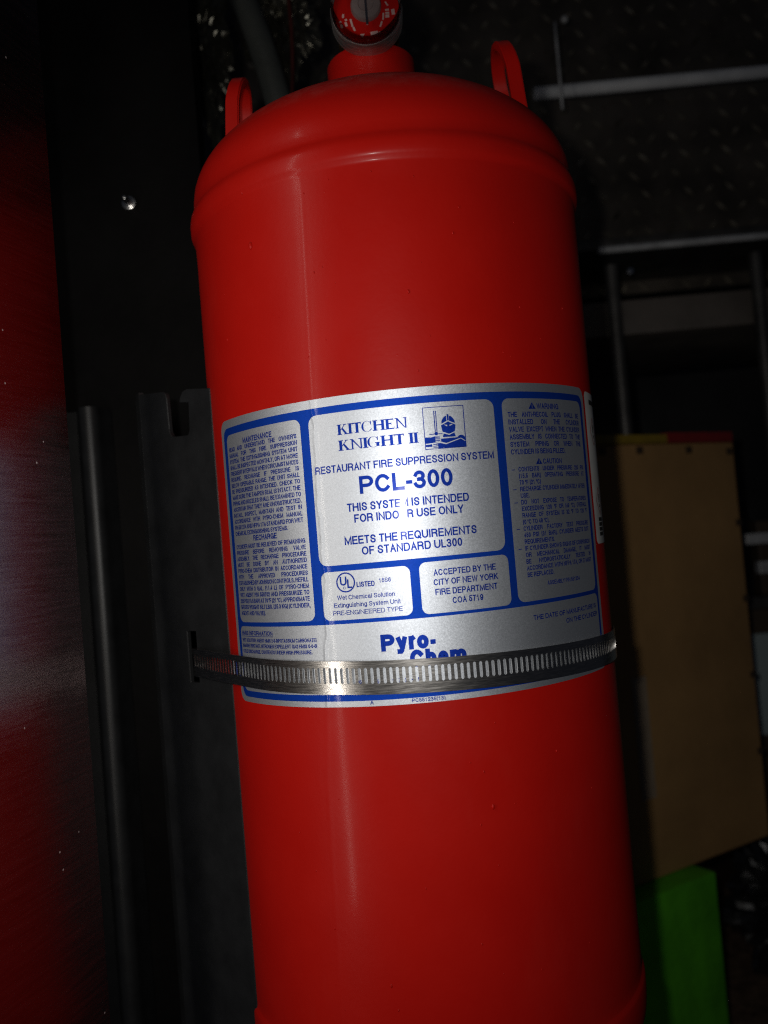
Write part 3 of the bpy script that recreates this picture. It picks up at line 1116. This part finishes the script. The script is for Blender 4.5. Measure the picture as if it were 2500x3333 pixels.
def extrude_profile(name, pts, z0, z1, th, mat, zf=None):
    bm = bmesh.new()
    lo, hi = [], []
    P = [Vector(p) for p in pts]
    for side in (0, 1):
        seq = range(len(P)) if side == 0 else reversed(range(len(P)))
        for i in seq:
            a, b = P[max(i - 1, 0)], P[min(i + 1, len(P) - 1)]
            t = (b - a).normalized()
            nn = Vector((-t.y, t.x))
            q = P[i] + nn * (th * side)
            lo.append(bm.verts.new((q.x, q.y, z0)))
            hi.append(bm.verts.new((q.x, q.y, z1)))
    n_ = len(lo)
    for i in range(n_):
        bm.faces.new((lo[i], lo[(i + 1) % n_], hi[(i + 1) % n_], hi[i]))
    m_ = len(P)
    for i in range(m_ - 1):
        for s_ in (lo, hi):
            bm.faces.new((s_[i], s_[i + 1], s_[n_ - 2 - i], s_[n_ - 1 - i]))
    bmesh.ops.translate(bm, verts=bm.verts[:], vec=BOFF)
    o_ = link(name, bm, mat, br, smooth=True)
    autosmooth(o_, 30)
    return o_


w1 = E0 + WD * .0658
# return of the wing to the wall
chan = [(w1.x, w1.y), (w1.x - .0040, w1.y + .0060), (w1.x - .0058, w1.y + .013), (w1.x - .0085, w1.y + .030), (w1.x - .0140, .1115)]
extrude_profile('back_channel', chan, ZBOT, .0915, -.0026, BLACKPAINT)
# far wing: only its bright edge peeps past the cylinder's right side
bm = bmesh.new()
a = math.radians(100.0)
e1 = Vector((math.sin(a), -math.cos(a))) * (R + .0011)
dr_ = Vector((math.cos(math.radians(52)), math.sin(math.radians(52))))
for th_ in (0,):
    nrm = Vector((-dr_.y, dr_.x))
    q = [e1, e1 - dr_ * .0 + nrm * .0024, e1 + nrm * .0024 + Vector((-.012, .05)), e1 + Vector((-.012, .05))]
    lo = [bm.verts.new((p.x, p.y, -.42)) for p in q]
    hi = [bm.verts.new((p.x, p.y, -.045)) for p in q]
    for i in range(4):
        bm.faces.new((lo[i], lo[(i + 1) % 4], hi[(i + 1) % 4], hi[i]))
    bm.faces.new(lo)
    bm.faces.new(hi)
bmesh.ops.translate(bm, verts=bm.verts[:], vec=BOFF)
link('far_wing_edge', bm, BLACKPAINT, br, smooth=False)

# pressed rail running up the wall between the sheet and the bracket
rail = [(-.1935, .1110), (-.1955, .1040)]
for i in range(13):
    aa = PI * i / 12
    rail.append((-.2040 + .0068 * math.cos(aa), .0975 - .0066 * math.sin(aa)))
rail += [(-.2130, .1040), (-.2165, .1085), (-.226, .1090)]
ro_ = extrude_profile('wall_rail', rail, -.61, .1015, -.0022, BLACKPAINT)
ro_.parent = None
for v in ro_.data.vertices:
    v.co -= BOFF + Vector((-.204, .11, -.61))
ro_.location = (-.204, .11, -.61)
tag(ro_, 'black rounded vertical rail on the wall between steel sheet and bracket', 'rail')

# ------------------------------------------------------------------ slotted clamp band
RB = R + .00075
slot_p = wing_pt(30.0, 0, .0012).to_2d()
d_ = slot_p.length
phi_s = math.atan2(slot_p.x, -slot_p.y)
phi_t = phi_s + math.acos(RB / d_)
tp = Vector((RB * math.sin(phi_t), -RB * math.cos(phi_t)))
back_p = wing_pt(33.5, 0, -.012).to_2d()
seg0 = (slot_p - back_p).length
seg1 = (tp - slot_p).length
arc = RB * (math.radians(128) - phi_t)
TOTAL = seg0 + seg1 + arc


def band_pt(u):
    """u metres along the band -> plan position, outward normal, arc coordinate s (mm)"""
    if u < seg0:
        k = u / seg0
        p = back_p.lerp(slot_p, k)
        t = (slot_p - back_p).normalized()
        return p, Vector((t.y, -t.x)), phi_t * R * 1000 - (seg1 + seg0 - u) * 1000
    if u < seg0 + seg1:
        k = (u - seg0) / seg1
        p = slot_p.lerp(tp, k)
        t = (tp - slot_p).normalized()
        return p, Vector((t.y, -t.x)), phi_t * R * 1000 - (seg1 + seg0 - u) * 1000
    ph = phi_t + (u - seg0 - seg1) / RB
    nn = Vector((math.sin(ph), -math.cos(ph)))
    return nn * RB, nn, ph * R * 1000


PITCH, HW = .00275, .0072
bm = bmesh.new()
ncell = int(TOTAL / PITCH)
u_off = (phi_t * R - seg1 - seg0)          # s (m) at u = 0
start = (-.0122 - u_off) % PITCH - PITCH / 2


def bv(u, w):
    p, nn, s = band_pt(max(0.0, u))
    zc = (-52.6 - .0207 * s) / 1000 - HW + .0003
    return bm.verts.new((p.x, p.y, zc + w))


for i in range(ncell):
    u0 = start + i * PITCH
    uc, u1 = u0 + PITCH / 2, u0 + PITCH
    hw, hh, cz = .00070 * (1 + .04 * math.sin(i * 7.1)), .0035, .0009
    # 12 inner points and matching outer points
    inn = [(uc - hw, cz - hh + hw), (uc - hw, cz), (uc - hw, cz + hh - hw), (uc - hw * .6, cz + hh - hw * .25), (uc, cz + hh), (uc + hw * .6, cz + hh - hw * .25),
           (uc + hw, cz + hh - hw), (uc + hw, cz), (uc + hw, cz - hh + hw), (uc + hw * .6, cz - hh + hw * .25), (uc, cz - hh), (uc - hw * .6, cz - hh + hw * .25)]
    out = [(u0, cz - hh + hw), (u0, cz), (u0, cz + hh - hw), (u0, HW), (uc, HW), (u1, HW), (u1, cz + hh - hw), (u1, cz), (u1, cz - hh + hw), (u1, -HW), (uc, -HW), (u0, -HW)]
    iv = [bv(*p) for p in inn]
    ov = [bv(*p) for p in out]
    for k in range(12):
        bm.faces.new((ov[k], ov[(k + 1) % 12], iv[(k + 1) % 12], iv[k]))
bmesh.ops.remove_doubles(bm, verts=bm.verts[:], dist=.00002)
for f in bm.faces:
    f.normal_update()
    c = f.calc_center_median()
    if f.normal.dot(Vector((c.x, c.y, 0))) < 0:
        f.normal_flip()
bmesh.ops.translate(bm, verts=bm.verts[:], vec=(0, 0, .06))
me = bpy.data.meshes.new('clamp_band')
bm.to_mesh(me)
bm.free()
me.materials.append(BAND)
me.polygons.foreach_set('use_smooth', [True] * len(me.polygons))
band = bpy.data.objects.new('clamp_band', me)
COL.objects.link(band)
band.location = (0, 0, -.06)
tag(band, 'slotted stainless steel clamp band strapped around the red cylinder', 'clamp band')
ms = band.modifiers.new('thickness', 'SOLIDIFY')
ms.thickness = .0006
ms.offset = 1
ms.use_rim = True
mb = band.modifiers.new('edge', 'EDGE_SPLIT')
mb.split_angle = math.radians(40)

# ------------------------------------------------------------------ polished sheet at the left
th = math.radians(14.6)
SE = Vector((-.1583, -.0637))
sd = Vector((-math.sin(th), -math.cos(th)))
sn = Vector((-math.cos(th), math.sin(th)))
bm = bmesh.new()
nu, nz = 16, 90
front, back = [], []
for j in range(nz + 1):
    zz = -.62 + 1.14 * j / nz
    rf, rb_ = [], []
    for i in range(nu + 1):
        u = .080 * i / nu
        p = SE + sd * u
        # slight oil-canning of the thin sheet
        w = .0009 * noise.noise(Vector((u * 9, zz * 5, 2.2))) * min(1, u / .01)
        p = p + sn * w
        rf.append(bm.verts.new((p.x, p.y, zz)))
        q = p + sn * .0016
        rb_.append(bm.verts.new((q.x, q.y, zz)))
    front.append(rf)
    back.append(rb_)
for a_, b_ in zip(front, front[1:]):
    for i in range(nu):
        bm.faces.new((a_[i], a_[i + 1], b_[i + 1], b_[i]))
for a_, b_ in zip(back, back[1:]):
    for i in range(nu):
        bm.faces.new((a_[i + 1], a_[i], b_[i], b_[i + 1]))
for j in range(nz):
    bm.faces.new((front[j][0], front[j + 1][0], back[j + 1][0], back[j][0]))
    bm.faces.new((front[j][nu], back[j][nu], back[j + 1][nu], front[j + 1][nu]))
for i in range(nu):
    bm.faces.new((front[0][i], back[0][i], back[0][i + 1], front[0][i + 1]))
    bm.faces.new((front[nz][i], front[nz][i + 1], back[nz][i + 1], back[nz][i]))
sheet = link('steel_sheet', bm, SHEET)
autosmooth(sheet, 40)
tag(sheet, 'dark polished stainless sheet at the left edge reflecting the red cylinder', 'metal sheet')

# screw tip poking out of the black wall
bm = bmesh.new()
add_lathe(bm, [(0, -.016), (.0012, -.0155), (.0022, -.0125), (.0022, -.006), (.0046, -.0055), (.0050, -.003), (.0046, 0), (0, 0)], 20, '-Y', (0, 0, 0))
sc_ = link('wall_screw', bm, SCREW, loc=(-.170, .1118, .2390))
autosmooth(sc_, 40)
tag(sc_, 'small shiny screw sticking out of the black wall left of cylinder', 'screw')

# ------------------------------------------------------------------ upper background
TREAD = simple('worn_tread_bars', (.36, .32, .25), .38, .6, var=.85, scale=12)
PLATE = simple('dark_tread_plate', (.10, .085, .07), .5, .35, var=.6, scale=9, bumpd=.001, bscale=60)
plate = empty('tread_plate', (.2, .80, .3))
tag(plate, 'dull dark tread plate panel behind the top of the cylinder', 'metal panel')
bm = bmesh.new()
add_box(bm, -.75, 1.2, 0, .006, .02, .95)
link('plate_sheet', bm, PLATE, plate, smooth=False)
bm = bmesh.new()
pt_ = .030
for i in range(-24, 36):
    for j in range(1, 31):
        x, z = i * pt_ + (.5 * pt_ if j % 2 else 0), j * pt_ * .9
        a = math.radians(45 if (i + j) % 2 else -45) + random.uniform(-.06, .06)
        ca, sa = math.cos(a), math.sin(a)
        hl, hw_ = .0105, .0032
        base = [(-hl, 0), (0, -hw_), (hl, 0), (0, hw_)]
        bvv = [bm.verts.new((x + p * ca - q * sa, 0.0, z + p * sa + q * ca)) for p, q in base]
        tvv = [bm.verts.new((x + p * .6 * ca - q * .35 * sa, -.0028, z + p * .6 * sa + q * .35 * ca)) for p, q in base]
        for k in range(4):
            bm.faces.new((bvv[k], bvv[(k + 1) % 4], tvv[(k + 1) % 4], tvv[k]))
        bm.faces.new(tvv)
tag(link('raised_treads', bm, TREAD, plate, smooth=False), kind='stuff')

GREYMETAL = simple('galvanised_tube', (.60, .60, .60), .5, .3, var=.3, scale=40)
DULL = simple('dull_rack_steel', (.09, .085, .08), .45, .5, var=.4, scale=25)
BROWNPANEL = simple('dark_brown_panel', (.12, .10, .085), .6, var=.35, scale=12)
k = 1.157   # the rack stands at y = 0.62
rack = empty('storage_rack', (.30, .62, -.62))
tag(rack, 'dark metal rack with thin posts and rails right of the cylinder', 'rack')
ro = Vector((-.30, -.62, .62))


def rpart(name, fn, mat, sharp=40):
    bm = bmesh.new()
    fn(bm)
    bmesh.ops.translate(bm, verts=bm.verts[:], vec=ro)
    return autosmooth(link(name, bm, mat, rack), sharp)


for x in (.275, .452):
    rpart('post', lambda b, x=x: add_tube(b, [(x, .62, z_) for z_ in (-.62, -.2, .1, .312)], .0085, 14), DULL)
rpart('rail', lambda b: add_tube(b, [(x, .612, .330) for x in (.26, .5, .9)], .0045, 12), GREYMETAL)
rpart('shelf', lambda b: add_box(b, .16, .95, .635, .95, .228, .272, .003), BROWNPANEL)
rpart('shelf', lambda b: add_box(b, .16, .95, .635, .95, .338, .352, .003), DULL)
for x in (.295, .50):
    rpart('bolt', lambda b, x=x: add_lathe(b, [(0, -.006), (.004, -.005), (.005, 0), (0, 0)], 12, '-Y', (x, .611, .30)), SCREW)

bm = bmesh.new()
add_tube(bm, [(x, .62, .536) for x in (.200, .35, .6, .95)], .0078, 18)
t_ = link('white_tube', bm, simple('white_plastic_tube', (.85, .86, .88), .45, var=.2, scale=15))
autosmooth(t_, 40)
tag(t_, 'pale horizontal tube behind the right lifting lug', 'tube')
bm = bmesh.new()
add_tube(bm, [(.2205, .56, z_) for z_ in (.485, .52, .56, .590)], .0016, 8)
bmesh.ops.create_uvsphere(bm, u_segments=12, v_segments=8, radius=.0045, matrix=Matrix.Translation((.232, .56, .592)))
t_ = link('hanging_rod', bm, GREYMETAL)
tag(t_, 'thin vertical rod hanging in front of the pale tube', 'rod')

# hose, red wire and crumpled foil behind the left lug
bm = bmesh.new()
hp = []
for i in range(25):
    f_ = i / 24
    hp.append((-.104 + .055 * f_ + .004 * math.sin(f_ * 5), .20, .455 - .22 * f_))
add_tube(bm, hp, .0105, 16)
t_ = link('rubber_hose', bm, RUBBER)
tag(t_, 'dark grey rubber hose running down behind the left lifting lug', 'hose')
bm = bmesh.new()
add_tube(bm, [(-.062 + .004 * math.sin(i * .5) - .0012 * i, .22, .455 - .02 * i) for i in range(13)], .0016, 8)
t_ = link('red_wire', bm, simple('dark_red_wire', (.06, .008, .006), .5))
tag(t_, 'thin dark red wire beside the grey hose', 'wire')

FOIL = simple('crumpled_clear_film', (.11, .105, .085), .30, .8, var=.4, scale=18)


def crumple(name, c, size, seed, mat, amp, parent=None):
    bm = bmesh.new()
    bmesh.ops.create_icosphere(bm, subdivisions=5, radius=1)
    for v in bm.verts:
        p = v.co.copy()
        d1 = noise.noise(p * 2.1 + Vector((seed, 0, 0)))
        d2 = abs(noise.noise(p * 4.5 + Vector((0, seed, 3))))
        d3 = abs(noise.noise(p * 10 + Vector((3, seed, 1))))
        r_ = 1 + amp * (.6 * d1 - .7 * d2 - .4 * d3)
        v.co = Vector((p.x * size[0], p.y * size[1], p.z * size[2])) * r_
    o_ = link(name, bm, mat, parent, smooth=False, loc=c)
    return o_


t_ = crumple('plastic_wrap', (-.140, .245, .425), (.026, .022, .075), 2.0, FOIL, .8)
tag(t_, 'crumpled shiny plastic wrap left of the grey hose', 'plastic wrap')
t_ = crumple('plastic_wrap', (-.072, .250, .440), (.030, .022, .050), 9.0, FOIL, .8)
tag(t_, 'crumpled shiny plastic wrap between the grey hose and the gauge', 'plastic wrap')

# ------------------------------------------------------------------ lower right background
CARD = simple('brown_fibreboard', (.40, .225, .083), .65, var=.20, scale=7, bumpd=.0008, bscale=60)
TAPE = simple('glossy_parcel_tape', (.34, .26, .18), .35, var=.1)
GREEN = simple('green_paper', (.095, .47, .015), .6, var=.25, scale=16, bumpd=.004, bscale=30)
YEL = simple('yellow_tape', (.30, .20, .02), .5)
REDT = simple('red_tape', (.28, .02, .02), .5)
STAPLE = simple('dark_staple_hole', (.07, .045, .025), .6)
BX = Vector((.207, .470))
ang = math.atan2(.117, .18)
box = empty('cardboard_box', (BX.x, BX.y, -.386))
box.rotation_euler[2] = ang
tag(box, 'tall plain brown board box right of the cylinder', 'box')
bm = bmesh.new()
add_box(bm, -.10, .222, 0, .16, 0, .466, .002)
link('box_body', bm, CARD, box, smooth=False)
bm = bmesh.new()
add_box(bm, .018, .040, -.0006, .0004, .085, .215)
link('tape_strip', bm, TAPE, box, smooth=False)
bm = bmesh.new()
add_box(bm, -.10, .105, -.003, .02, .4665, .476)
link('yellow_edge_tape', bm, YEL, box, smooth=False)
bm = bmesh.new()
add_box(bm, .107, .218, -.003, .02, .4665, .478)
link('red_edge_tape', bm, REDT, box, smooth=False)
for x, z_ in ((.005, .459), (.062, .459), (.142, .458), (.213, .455), (.218, .37), (.2185, .28), (.2185, .19), (.219, .10)):
    bm = bmesh.new()
    add_box(bm, x - .005, x + .005, -.0015, .0004, z_ - .004, z_ + .004, .001)
    link('edge_staple', bm, STAPLE, box, smooth=False)

gb = empty('green_carton', (.235, .455, -.62))
gb.rotation_euler[2] = ang
tag(gb, 'bright green carton under the brown box', 'carton')
bm = bmesh.new()
add_box(bm, -.09, .075, 0, .15, .0, .2335, .003)
bmesh.ops.subdivide_edges(bm, edges=bm.edges[:], cuts=5, use_grid_fill=True)
for v in bm.verts:        # a battered, sagging carton
    v.co += Vector((.003, .003, .0)) * noise.noise(v.co * 22)
link('carton_body', bm, GREEN, gb, smooth=True)

# pale equipment case with two rails above it at the right edge
PALE = simple('pale_enamel', (.42, .50, .50), .45, var=.08, scale=10)
cs = empty('pale_cabinet', (.518, .85, -.62))
tag(cs, 'pale bluish cabinet cut off by the right edge', 'cabinet')
for nm, b_, mt in (('cabinet_door', (-.040, .35, -.004, .0, .287, .435), PALE), ('cabinet_body', (-.045, .36, .0005, .30, 0, .47), STAPLE),
                   ('cabinet_rail', (-.035, .36, -.03, -.012, .567, .583), GREYMETAL), ('cabinet_rail', (-.020, .36, -.03, -.012, .524, .542), GREYMETAL),
                   ('cabinet_top', (-.05, .36, -.01, .30, .471, .490), DULL), ('rail_bracket', (-.012, .01, -.011, .02, .491, .60), STAPLE)):
    bm = bmesh.new()
    add_box(bm, *b_, .002)
    link(nm, bm, mt, cs, smooth=False)

BAG = simple('black_bin_bag', (.02, .02, .02), .26, spec=1.0)
t_ = crumple('bin_bag', (.475, .74, -.53), (.085, .10, .10), 5.5, BAG, .9)
tag(t_, 'crumpled glossy black bag on the brown floor at lower right', 'bag')
